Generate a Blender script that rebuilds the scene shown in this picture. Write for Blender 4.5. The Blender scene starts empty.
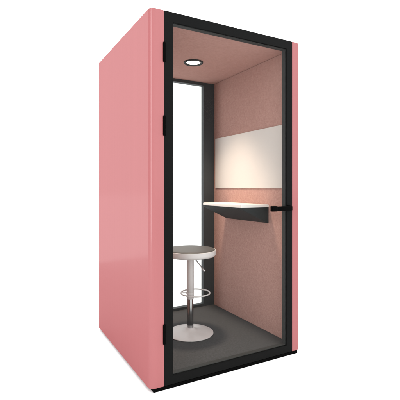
import bpy, bmesh, math
from mathutils import Vector, Matrix
sc = bpy.context.scene
COL = sc.collection

# ------------------------------------------------------------------ dimensions (metres)
W, D, H = 1.142, 1.152, 2.20          # outer width (x), depth (y), height
Z0 = 0.020                            # underside of the shell, on a black plinth
XI0, XI1 = 0.062, 1.080               # inner faces of the side walls
YB = 1.080                            # inner face of the rear window wall
ZF, ZC = 0.064, 2.155                 # carpet, ceiling
FX0, FX1 = 0.088, 1.068               # black door frame on the front

# ------------------------------------------------------------------ materials
def new_mat(name):
    m = bpy.data.materials.new(name); m.use_nodes = True
    nt = m.node_tree
    return m, nt, nt.nodes['Principled BSDF']

def node(nt, kind, **kw):
    n = nt.nodes.new(kind)
    for k, v in kw.items():
        if k in n.inputs: n.inputs[k].default_value = v
        else: setattr(n, k, v)
    return n

def plain(name, col, rough=.4, metal=0., spec=.5, coat=0., bump=0., bscale=200., var=0.06):
    m, nt, b = new_mat(name)
    tc = node(nt, 'ShaderNodeTexCoord')
    nz = node(nt, 'ShaderNodeTexNoise', Scale=bscale, Detail=3.)
    nt.links.new(tc.outputs['Object'], nz.inputs['Vector'])
    mr = node(nt, 'ShaderNodeMapRange')
    mr.inputs['To Min'].default_value = 1 - var; mr.inputs['To Max'].default_value = 1 + var
    nt.links.new(nz.outputs['Fac'], mr.inputs['Value'])
    mx = node(nt, 'ShaderNodeVectorMath', operation='SCALE')
    mx.inputs[0].default_value = col
    nt.links.new(mr.outputs['Result'], mx.inputs['Scale'])
    nt.links.new(mx.outputs['Vector'], b.inputs['Base Color'])
    b.inputs['Roughness'].default_value = rough
    b.inputs['Metallic'].default_value = metal
    b.inputs['Specular IOR Level'].default_value = spec
    b.inputs['Coat Weight'].default_value = coat
    if bump:
        bp = node(nt, 'ShaderNodeBump', Strength=bump, Distance=.001)
        nt.links.new(nz.outputs['Fac'], bp.inputs['Height'])
        nt.links.new(bp.outputs['Normal'], b.inputs['Normal'])
    return m

def fabric(name, ca, cb, scale, bump):
    """felt: two tones of fibre, fine grain over soft blotches"""
    m, nt, b = new_mat(name)
    tc = node(nt, 'ShaderNodeTexCoord')
    f = node(nt, 'ShaderNodeTexNoise', Scale=scale, Detail=4., Roughness=.7)
    g = node(nt, 'ShaderNodeTexNoise', Scale=scale * .22, Detail=3., Roughness=.6)
    for n in (f, g): nt.links.new(tc.outputs['Object'], n.inputs['Vector'])
    ad = node(nt, 'ShaderNodeMath', operation='MULTIPLY_ADD')
    nt.links.new(g.outputs['Fac'], ad.inputs[0]); ad.inputs[1].default_value = .45
    nt.links.new(f.outputs['Fac'], ad.inputs[2])
    rp = node(nt, 'ShaderNodeValToRGB')
    rp.color_ramp.elements[0].position = .5; rp.color_ramp.elements[0].color = (*ca, 1)
    rp.color_ramp.elements[1].position = .95; rp.color_ramp.elements[1].color = (*cb, 1)
    nt.links.new(ad.outputs['Value'], rp.inputs['Fac'])
    nt.links.new(rp.outputs['Color'], b.inputs['Base Color'])
    bp = node(nt, 'ShaderNodeBump', Strength=bump, Distance=.0015)
    nt.links.new(f.outputs['Fac'], bp.inputs['Height'])
    nt.links.new(bp.outputs['Normal'], b.inputs['Normal'])
    b.inputs['Roughness'].default_value = .95
    b.inputs['Specular IOR Level'].default_value = .08
    return m

def glass(name, refl, tint):
    m = bpy.data.materials.new(name); m.use_nodes = True
    nt = m.node_tree; nt.nodes.clear()
    out = node(nt, 'ShaderNodeOutputMaterial')
    tr = node(nt, 'ShaderNodeBsdfTransparent'); tr.inputs['Color'].default_value = (*tint, 1)
    gl = node(nt, 'ShaderNodeBsdfGlossy'); gl.inputs['Roughness'].default_value = .02
    fr = node(nt, 'ShaderNodeLayerWeight', Blend=.12)
    mu = node(nt, 'ShaderNodeMath', operation='MULTIPLY'); mu.inputs[1].default_value = refl
    mx = node(nt, 'ShaderNodeMixShader')
    nt.links.new(fr.outputs['Fresnel'], mu.inputs[0]); nt.links.new(mu.outputs[0], mx.inputs['Fac'])
    nt.links.new(tr.outputs[0], mx.inputs[1]); nt.links.new(gl.outputs[0], mx.inputs[2])
    nt.links.new(mx.outputs[0], out.inputs['Surface'])
    return m

def lacquer(name, col, refl, rough):
    """satin metallic lacquer: pigment under an even, nearly angle-independent gloss"""
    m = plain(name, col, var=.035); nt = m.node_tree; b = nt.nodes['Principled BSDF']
    out = next(n for n in nt.nodes if n.type == 'OUTPUT_MATERIAL')
    src = b.inputs['Base Color'].links[0].from_socket
    first = next(n for n in nt.nodes if n.type == 'TEX_NOISE'); mp = node(nt, 'ShaderNodeMapping')   # faint upright streaks in the colour
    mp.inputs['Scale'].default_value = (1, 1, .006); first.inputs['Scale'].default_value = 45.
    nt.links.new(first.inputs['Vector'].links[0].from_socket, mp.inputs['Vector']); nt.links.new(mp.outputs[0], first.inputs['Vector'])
    tc = node(nt, 'ShaderNodeTexCoord'); nz = node(nt, 'ShaderNodeTexNoise', Scale=9., Detail=2.)
    nt.links.new(tc.outputs['Object'], nz.inputs['Vector'])
    bp = node(nt, 'ShaderNodeBump', Strength=.12, Distance=.0012)
    nt.links.new(nz.outputs['Fac'], bp.inputs['Height'])
    df = node(nt, 'ShaderNodeBsdfDiffuse'); gl = node(nt, 'ShaderNodeBsdfGlossy', Roughness=rough)
    nt.links.new(src, df.inputs['Color']); nt.links.new(bp.outputs['Normal'], gl.inputs['Normal'])
    mx = node(nt, 'ShaderNodeMixShader'); mx.inputs['Fac'].default_value = refl
    nt.links.new(df.outputs[0], mx.inputs[1]); nt.links.new(gl.outputs[0], mx.inputs[2])
    nt.links.new(mx.outputs[0], out.inputs['Surface']); nt.nodes.remove(b)
    return m

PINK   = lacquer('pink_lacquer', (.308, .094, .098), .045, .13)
BLACK  = plain('black_powder_coat', (.0040, .0043, .0043), rough=.5, spec=.05, bump=.08, bscale=900., var=.1)
JET    = plain('jet_black_rubber', (.0015, .0015, .0015), rough=.7, spec=.02, var=.1)
GREY   = plain('charcoal_frame', (.044, .049, .052), rough=.5, spec=.12, bump=.08, bscale=900.)
GASKET = plain('grey_gasket', (.040, .042, .042), rough=.6, spec=.1)
STEEL  = plain('dark_bracket_steel', (.027, .031, .032), rough=.6, spec=.15, bump=.05, bscale=900.)
WHITE  = plain('white_laminate', (.78, .76, .73), rough=.35, spec=.3, var=.01)
BOARD  = plain('white_board_enamel', (.58, .545, .515), rough=.45, spec=.25, var=.01)
PAINT  = plain('white_stool_paint', (.62, .59, .585), rough=.35, spec=.4, var=.02)
CHROME = plain('chrome', (.42, .42, .43), rough=.14, metal=1., var=.01)
SEAT   = plain('grey_seat_vinyl', (.082, .080, .078), rough=.5, spec=.3, bump=.25, bscale=500., var=.12)
FELT   = fabric('pink_felt', (.312, .178, .152), (.520, .320, .280), 330., .5)
FELTC  = fabric('pink_felt_ceiling', (.345, .192, .167), (.550, .333, .292), 330., .5)
CARPET = fabric('charcoal_carpet', (.040, .041, .043), (.104, .106, .109), 360., .9)
FLOORM = plain('white_studio_floor', (.90, .90, .90), rough=.8, spec=.1, var=.004, bscale=3.)
DGLASS = glass('door_glass', .38, (.95, .955, .95))
BGLASS = glass('rear_glass', .5, (.93, .94, .94))
LENS, nt, b = new_mat('lamp_lens')
b.inputs['Base Color'].default_value = (.9, .9, .9, 1)
b.inputs['Emission Color'].default_value = (1, .93, .82, 1); b.inputs['Emission Strength'].default_value = 5.

# ------------------------------------------------------------------ mesh helpers
def link(name, bm, mat, parent=None, smooth=None):
    me = bpy.data.meshes.new(name)
    bmesh.ops.recalc_face_normals(bm, faces=bm.faces[:])
    bm.to_mesh(me); bm.free()
    me.materials.append(mat)
    o = bpy.data.objects.new(name, me); COL.objects.link(o)
    if parent is not None: o.parent = parent
    if smooth:
        for p in me.polygons: p.use_smooth = True
        me.set_sharp_from_angle(angle=math.radians(smooth))
    return o

def box(bm, x0, x1, y0, y1, z0, z1, bev=0., seg=2):
    r = bmesh.ops.create_cube(bm, size=1)
    M = Matrix.Translation(((x0+x1)/2, (y0+y1)/2, (z0+z1)/2)) @ Matrix.Diagonal((x1-x0, y1-y0, z1-z0, 1))
    bmesh.ops.transform(bm, matrix=M, verts=r['verts'])
    if bev:
        es = list({e for v in r['verts'] for e in v.link_edges})
        bmesh.ops.bevel(bm, geom=es, offset=bev, segments=seg, affect='EDGES', profile=.5)

def prism(bm, pts, z0, z1, axis='z'):
    """extrude a 2-D outline; axis z: (x,y) outline; axis y: (x,z) outline"""
    f = (lambda p, h: (p[0], p[1], h)) if axis == 'z' else (lambda p, h: (p[0], h, p[1]))
    a = [bm.verts.new(f(p, z0)) for p in pts]; c = [bm.verts.new(f(p, z1)) for p in pts]
    bm.faces.new(a); bm.faces.new(c)
    n = len(pts)
    for i in range(n): bm.faces.new((a[i], a[(i+1) % n], c[(i+1) % n], c[i]))
    return a, c

def lathe(bm, prof, n=64, cx=0, cy=0, close=False):
    rings = []
    for r, z in prof:
        if r < 1e-6: rings.append([bm.verts.new((cx, cy, z))])
        else: rings.append([bm.verts.new((cx + r*math.cos(2*math.pi*k/n), cy + r*math.sin(2*math.pi*k/n), z)) for k in range(n)])
    pairs = list(zip(rings, rings[1:]))
    if close: pairs.append((rings[-1], rings[0]))
    for a, c in pairs:
        for k in range(n):
            k2 = (k+1) % n
            if len(a) == 1 and len(c) == 1: continue
            if len(a) == 1: bm.faces.new((a[0], c[k], c[k2]))
            elif len(c) == 1: bm.faces.new((a[k], c[0], a[k2]))
            else: bm.faces.new((a[k], c[k], c[k2], a[k2]))

def tube(bm, path, r, n=16, closed=False, caps=True):
    pts = [Vector(p) for p in path]; m = len(pts); rings = []; up = Vector((0, 0, 1))
    rr = r if isinstance(r, (list, tuple)) else [r]*m
    for i, p in enumerate(pts):
        if closed: t = pts[(i+1) % m] - pts[i-1]
        else: t = pts[min(i+1, m-1)] - pts[max(i-1, 0)]
        t.normalize()
        s = t.cross(up)
        if s.length < 1e-3: s = Vector((1, 0, 0))
        s.normalize(); u = s.cross(t)
        rings.append([bm.verts.new(p + rr[i]*(math.cos(a)*s + math.sin(a)*u)) for a in [2*math.pi*k/n for k in range(n)]])
    rng = range(m if closed else m-1)
    for i in rng:
        a, c = rings[i], rings[(i+1) % m]
        for k in range(n): bm.faces.new((a[k], a[(k+1) % n], c[(k+1) % n], c[k]))
    if not closed and caps: bm.faces.new(rings[0]); bm.faces.new(rings[-1])

def frame(bm, x0, x1, z0, z1, wl, wr, wt, wb, y0, y1, bev=.0015):
    """rectangular ring lying in the xz plane, one closed solid"""
    o = [(x0, z0), (x1, z0), (x1, z1), (x0, z1)]
    i = [(x0+wl, z0+wb), (x1-wr, z0+wb), (x1-wr, z1-wt), (x0+wl, z1-wt)]
    V = [[bm.verts.new((p[0], y, p[1])) for p in ring] for ring in (o, i) for y in (y0, y1)]
    o0, o1, i0, i1 = V
    for k in range(4):
        j = (k+1) % 4
        bm.faces.new((o0[k], o0[j], i0[j], i0[k])); bm.faces.new((o1[k], i1[k], i1[j], o1[j]))
        bm.faces.new((o0[k], o1[k], o1[j], o0[j])); bm.faces.new((i0[k], i0[j], i1[j], i1[k]))
    if bev:
        es = [e for e in bm.edges if abs(e.verts[0].co.y - e.verts[1].co.y) > 1e-4 or
              (e.calc_length() > .1 and len(e.link_faces) == 2 and e.link_faces[0].normal.length >= 0)]
        es = [e for e in es if not (abs(e.verts[0].co.x-e.verts[1].co.x) > 1e-4 and abs(e.verts[0].co.z-e.verts[1].co.z) > 1e-4)]
        bmesh.ops.bevel(bm, geom=es, offset=bev, segments=2, affect='EDGES')

def empty(name, loc, label=None, cat=None):
    o = bpy.data.objects.new(name, None); COL.objects.link(o); o.location = loc
    o.empty_display_size = .2
    if label: o['label'] = label; o['category'] = cat
    return o

# ------------------------------------------------------------------ studio floor
bm = bmesh.new()
bmesh.ops.create_grid(bm, x_segments=8, y_segments=8, size=60)
fl = link('floor', bm, FLOORM); fl['kind'] = 'structure'

# ------------------------------------------------------------------ the booth
booth = empty('office_booth', (0, 0, 0),
              'pink phone booth with black framed glass door, standing on white floor', 'booth')

def rounded_panel(left):
    """vertical side panel with rounded outer corners; outline in plan"""
    R = .031; n = 10
    x_out, x_in = 0., XI0 - .012
    xf = (FX0 if left else W - FX1) - .0012                    # front return reaches the door frame
    pts = []
    for k in range(n+1):                # front outer corner
        a = math.pi*1.5 - (math.pi/2)*k/n
        pts.append((x_out + R + R*math.cos(a), R + R*math.sin(a)))
    for k in range(n+1):                # rear outer corner
        a = math.pi - (math.pi/2)*k/n
        pts.append((x_out + R + R*math.cos(a), D - R + R*math.sin(a)))
    pts += [(x_in, D), (x_in, .055), (xf, .055), (xf, 0.)]
    if not left: pts = [(W - p[0], p[1]) for p in pts]
    return pts

for left in (True, False):
    bm = bmesh.new()
    prism(bm, rounded_panel(left), Z0, H)
    bmesh.ops.recalc_face_normals(bm, faces=bm.faces[:])
    es = [e for e in bm.edges if abs(e.verts[0].co.z - e.verts[1].co.z) < 1e-6]
    bmesh.ops.bevel(bm, geom=es, offset=.0025, segments=2, affect='EDGES')
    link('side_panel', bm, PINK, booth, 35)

bm = bmesh.new(); box(bm, .0515, W-.0515, .057, D-.002, ZC+.014, H-.003, .002)
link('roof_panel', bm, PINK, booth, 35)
bm = bmesh.new(); box(bm, .022, W-.026, -.001, D-.02, 0, Z0-.0005, .0015)
link('plinth', bm, JET, booth)
bm = bmesh.new(); box(bm, XI0-.010, XI1+.010, .057, YB-.002, Z0+.002, ZF)
link('carpet', bm, CARPET, booth)
bm = bmesh.new(); box(bm, XI0-.010, XI1+.010, .057, YB-.002, ZC, ZC+.012)
link('ceiling', bm, FELTC, booth)
for x0, x1 in ((XI0-.010, XI0), (XI1, XI1+.010)):
    bm = bmesh.new(); box(bm, x0, x1, .058, YB-.003, ZF+.001, ZC-.0025, .0012)
    link('wall_panel', bm, FELT, booth)

# front door
bm = bmesh.new(); frame(bm, FX0, FX1, Z0+.001, H, .057, .052, .060, .052, 0., .045)
door = link('door', bm, BLACK, booth)
bm = bmesh.new(); box(bm, FX0+.053, FX1-.048, .004, .010, Z0+.049, H-.056)
link('pane', bm, DGLASS, door)
bm = bmesh.new(); frame(bm, FX0+.0568, FX1-.0518, Z0+.0528, H-.0598, .0035, .0035, .0035, .0035, .0105, .0445, .0006)
link('gasket', bm, GASKET, door)
for zc in (1.957, 1.531, .322):
    bm = bmesh.new()
    tube(bm, [(FX0-.001, -.004, zc-.058), (FX0-.001, -.004, zc-.05), (FX0-.001, -.004, zc+.05), (FX0-.001, -.004, zc+.058)],
         [.0055, .0075, .0075, .0055], 20)
    box(bm, FX0-.001, FX0+.010, -.003, .001, zc-.056, zc+.056, .001)
    link('hinge', bm, JET, door, 40)
# lever handle: rose on the stile, spindle, lever towards the hinges, and its twin inside
bm = bmesh.new()
box(bm, FX1-.050, FX1-.022, -.010, 0.001, 1.010, 1.052, .003)
box(bm, .860, FX1-.031, -.040, -.024, 1.0145, 1.0450, .004, 3)
box(bm, FX1-.048, FX1-.033, -.030, -.008, 1.020, 1.042, .003)
box(bm, .856, .900, -.045, -.018, 1.012, 1.048, .004, 3)
link('handle', bm, JET, door, 40)

# rear window
bm = bmesh.new(); frame(bm, XI0-.008, XI1+.0085, ZF-.04, ZC+.010, .113, .1175, .036, .062, YB, YB+.05)
rear = link('rear_window', bm, GREY, booth)
bm = bmesh.new(); box(bm, XI0+.100, XI1-.104, YB+.006, YB+.014, ZF+.016, ZC-.022)
link('pane', bm, BGLASS, rear)

# white board on the right wall
bm = bmesh.new(); box(bm, XI1-.008, XI1-.0003, .100, 1.043, 1.168, 1.632, .0015)
link('white_board', bm, BOARD, booth)

# wall desk
desk = empty('desk', (0, 0, 0)); desk.parent = booth
TX0, TY0, TY1, TZ = .818, .268, .835, 1.045
rc = .014; out = [(XI1-.0005, TY0)]
for cx, cy, a0 in ((TX0+rc, TY0+rc, 270), (TX0+rc, TY1-rc, 180)):
    out += [(cx + rc*math.cos(math.radians(a0-9*k)), cy + rc*math.sin(math.radians(a0-9*k))) for k in range(11)]
out.append((XI1-.0005, TY1))
bm = bmesh.new(); prism(bm, out, TZ-.022, TZ)
bmesh.ops.recalc_face_normals(bm, faces=bm.faces[:])
bmesh.ops.bevel(bm, geom=[e for e in bm.edges if abs(e.verts[0].co.z - e.verts[1].co.z) < 1e-6], offset=.003, segments=2, affect='EDGES')
link('desktop', bm, WHITE, desk, 35)
bm = bmesh.new()
prism(bm, [(TX0+.012, TZ-.0225), (XI1-.001, TZ-.0225), (XI1-.001, TZ-.144), (XI1-.012, TZ-.144), (TX0+.012, TZ-.034)], TY0+.002, TY1+.014, 'y')
bmesh.ops.recalc_face_normals(bm, faces=bm.faces[:])
bmesh.ops.bevel(bm, geom=bm.edges[:], offset=.0015, segments=2, affect='EDGES')
link('bracket', bm, STEEL, desk)

# ceiling downlight
LX, LY = .608, .611
dl = empty('downlight', (LX, LY, ZC)); dl.parent = booth
bm = bmesh.new()
lathe(bm, [(.054, -.002), (.058, -.007), (.070, -.010), (.076, -.006), (.077, 0.002), (.054, .002)], 64, close=True)
link('trim_ring', bm, GASKET, dl, 40)
bm = bmesh.new(); lathe(bm, [(0, -.004), (.050, -.0035), (.0538, -.002), (.0538, .001), (0, .001)], 64)
link('lens', bm, LENS, dl, 40)

# ------------------------------------------------------------------ bar stool
SX, SY = .549, .553
stool = empty('bar_stool', (SX, SY, ZF), 'white pedestal bar stool with grey round seat inside the pink booth', 'stool')
bm = bmesh.new()
lathe(bm, [(0, 0.0005), (.174, .0005), (.177, .003), (.177, .006), (.172, .0085), (.12, .014), (.07, .021), (.042, .031), (.031, .046), (.0, .046)], 96)
link('base', bm, PAINT, stool, 40)
bm = bmesh.new(); lathe(bm, [(0, .040), (.0245, .040), (.0245, .30), (0, .30)], 48)
gl = link('gas_lift', bm, CHROME, stool, 40)
bm = bmesh.new(); lathe(bm, [(.0, .262), (.026, .262), (.0275, .264), (.0275, .575), (.06, .583), (.06, .586), (0, .586)], 48)
link('column', bm, PAINT, stool, 40)
# footrest ring, set off centre around the column
R_ = Vector((.873, -.488, 0)); c = R_*.040
bm = bmesh.new()
tube(bm, [(c.x + .110*math.cos(2*math.pi*k/72), c.y + .110*math.sin(2*math.pi*k/72), .306) for k in range(72)], .0052, 12, closed=True)
back = c - Vector((.488, .873, 0))*0 
lathe(bm, [(.0277, .298), (.0295, .299), (.0295, .313), (.0277, .314)], 40, close=True)
d = -R_
tube(bm, [tuple(Vector((0, 0, .306)) + d*.030), tuple(Vector((0, 0, .306)) + d*.070)], .005, 12)
link('footrest', bm, PAINT, stool, 40)
# seat: white shell band, vinyl cushion
bm = bmesh.new()
lathe(bm, [(0, .584), (.165, .586), (.186, .590), (.195, .600), (.197, .612), (.197, .632), (.1955, .636), (.192, .637), (.190, .634), (.190, .628), (0, .628)], 96)
seat = link('seat', bm, PAINT, stool, 40)
bm = bmesh.new()
lathe(bm, [(0, .6285), (.186, .6285), (.1895, .632), (.189, .637), (.183, .641), (.165, .643), (.08, .6445), (0, .645)], 96)
link('cushion', bm, SEAT, seat, 60)
bm = bmesh.new()
fw = Vector((-.20, -.16, 0))
p0 = Vector((0, 0, .584)) + R_*.022; p1 = Vector((0, 0, .470)) + R_*.112
tube(bm, [tuple(p0), tuple(p0.lerp(p1, .8)), tuple(p0.lerp(p1, .83)), tuple(p1)], [.0044, .0044, .0075, .008], 14)
link('lever', bm, CHROME, stool, 40)

# ------------------------------------------------------------------ lights
w = bpy.data.worlds.new('World'); sc.world = w; w.use_nodes = True
bg = w.node_tree.nodes['Background']; bg.inputs[0].default_value = (1, 1, 1, 1); bg.inputs[1].default_value = 1.0
wt = w.node_tree                       # plain white world, with brightness added overhead to wash out the floor
geo = wt.nodes.new('ShaderNodeTexCoord'); sep = wt.nodes.new('ShaderNodeSeparateXYZ')
wt.links.new(geo.outputs['Generated'], sep.inputs[0])
mr = wt.nodes.new('ShaderNodeMapRange')
mr.inputs['From Min'].default_value = .15; mr.inputs['From Max'].default_value = 1.
mr.inputs['To Min'].default_value = 1.75; mr.inputs['To Max'].default_value = 2.2
wt.links.new(sep.outputs['Z'], mr.inputs['Value'])
mf = wt.nodes.new('ShaderNodeMapRange')              # added tilt in world brightness: stronger on the door side, weaker to the left
dt = wt.nodes.new('ShaderNodeVectorMath'); dt.operation = 'DOT_PRODUCT'; dt.inputs[1].default_value = (.80, -.60, 0)
wt.links.new(geo.outputs['Generated'], dt.inputs[0]); wt.links.new(dt.outputs['Value'], mf.inputs['Value'])
mf.inputs['From Min'].default_value = -1; mf.inputs['From Max'].default_value = 1
mf.inputs['To Min'].default_value = .58; mf.inputs['To Max'].default_value = 1.30
ml = wt.nodes.new('ShaderNodeMath'); ml.operation = 'MULTIPLY'
wt.links.new(mr.outputs['Result'], ml.inputs[0]); wt.links.new(mf.outputs['Result'], ml.inputs[1])
wt.links.new(ml.outputs[0], bg.inputs[1])

def aim(o, target):
    o.rotation_euler = (Vector(target) - o.location).to_track_quat('-Z', 'Y').to_euler()

L = bpy.data.lights.new('booth_downlight', 'SPOT'); L.energy = 104; L.color = (1, .81, .64)
L.spot_size = math.radians(90); L.spot_blend = 1.; L.shadow_soft_size = .085
lo = bpy.data.objects.new('booth_downlight', L); COL.objects.link(lo); lo.location = (LX, LY, ZC-.075); lo.rotation_euler = (math.radians(4), math.radians(-2), 0)

L = bpy.data.lights.new('strip_softbox', 'AREA'); L.shape = 'RECTANGLE'; L.size = 2.2; L.size_y = 4.5; L.energy = math.pi*2.2*4.5*3.9
lo = bpy.data.objects.new('strip_softbox', L); COL.objects.link(lo); lo.location = (-4.6, -2.5, 2.3); aim(lo, (0, 0, 1.4))
# tall white light wall standing on the floor behind and left of the booth: it is what the lacquer mirrors
L = bpy.data.lights.new('rear_softbox', 'AREA'); L.shape = 'RECTANGLE'; L.size = 2.7; L.size_y = 4.4; L.energy = math.pi*2.7*4.4*2.4
lo = bpy.data.objects.new('rear_softbox', L); COL.objects.link(lo); lo.location = (-1.65, 3.98, 2.205); aim(lo, (-1.65, 0, 2.205))

# ------------------------------------------------------------------ camera
cam = bpy.data.cameras.new('camera'); co = bpy.data.objects.new('camera', cam); COL.objects.link(co)
CAM_X, CAM_Y, CAM_Z = -.816, -2.042, 1.170
co.location = (CAM_X, CAM_Y, CAM_Z)
co.rotation_euler = (math.radians(90), 0, -math.atan2(.488, .873))
cam.sensor_width = 36; cam.lens = 34.56; cam.shift_y = -.03
cam.clip_start = .05; cam.clip_end = 500
sc.camera = co

vs = sc.view_settings
vs.view_transform = 'Standard'; vs.look = 'None'; vs.gamma = 1; vs.exposure = 0
sc.cycles.max_bounces = 12; sc.cycles.diffuse_bounces = 6; sc.cycles.transparent_max_bounces = 16
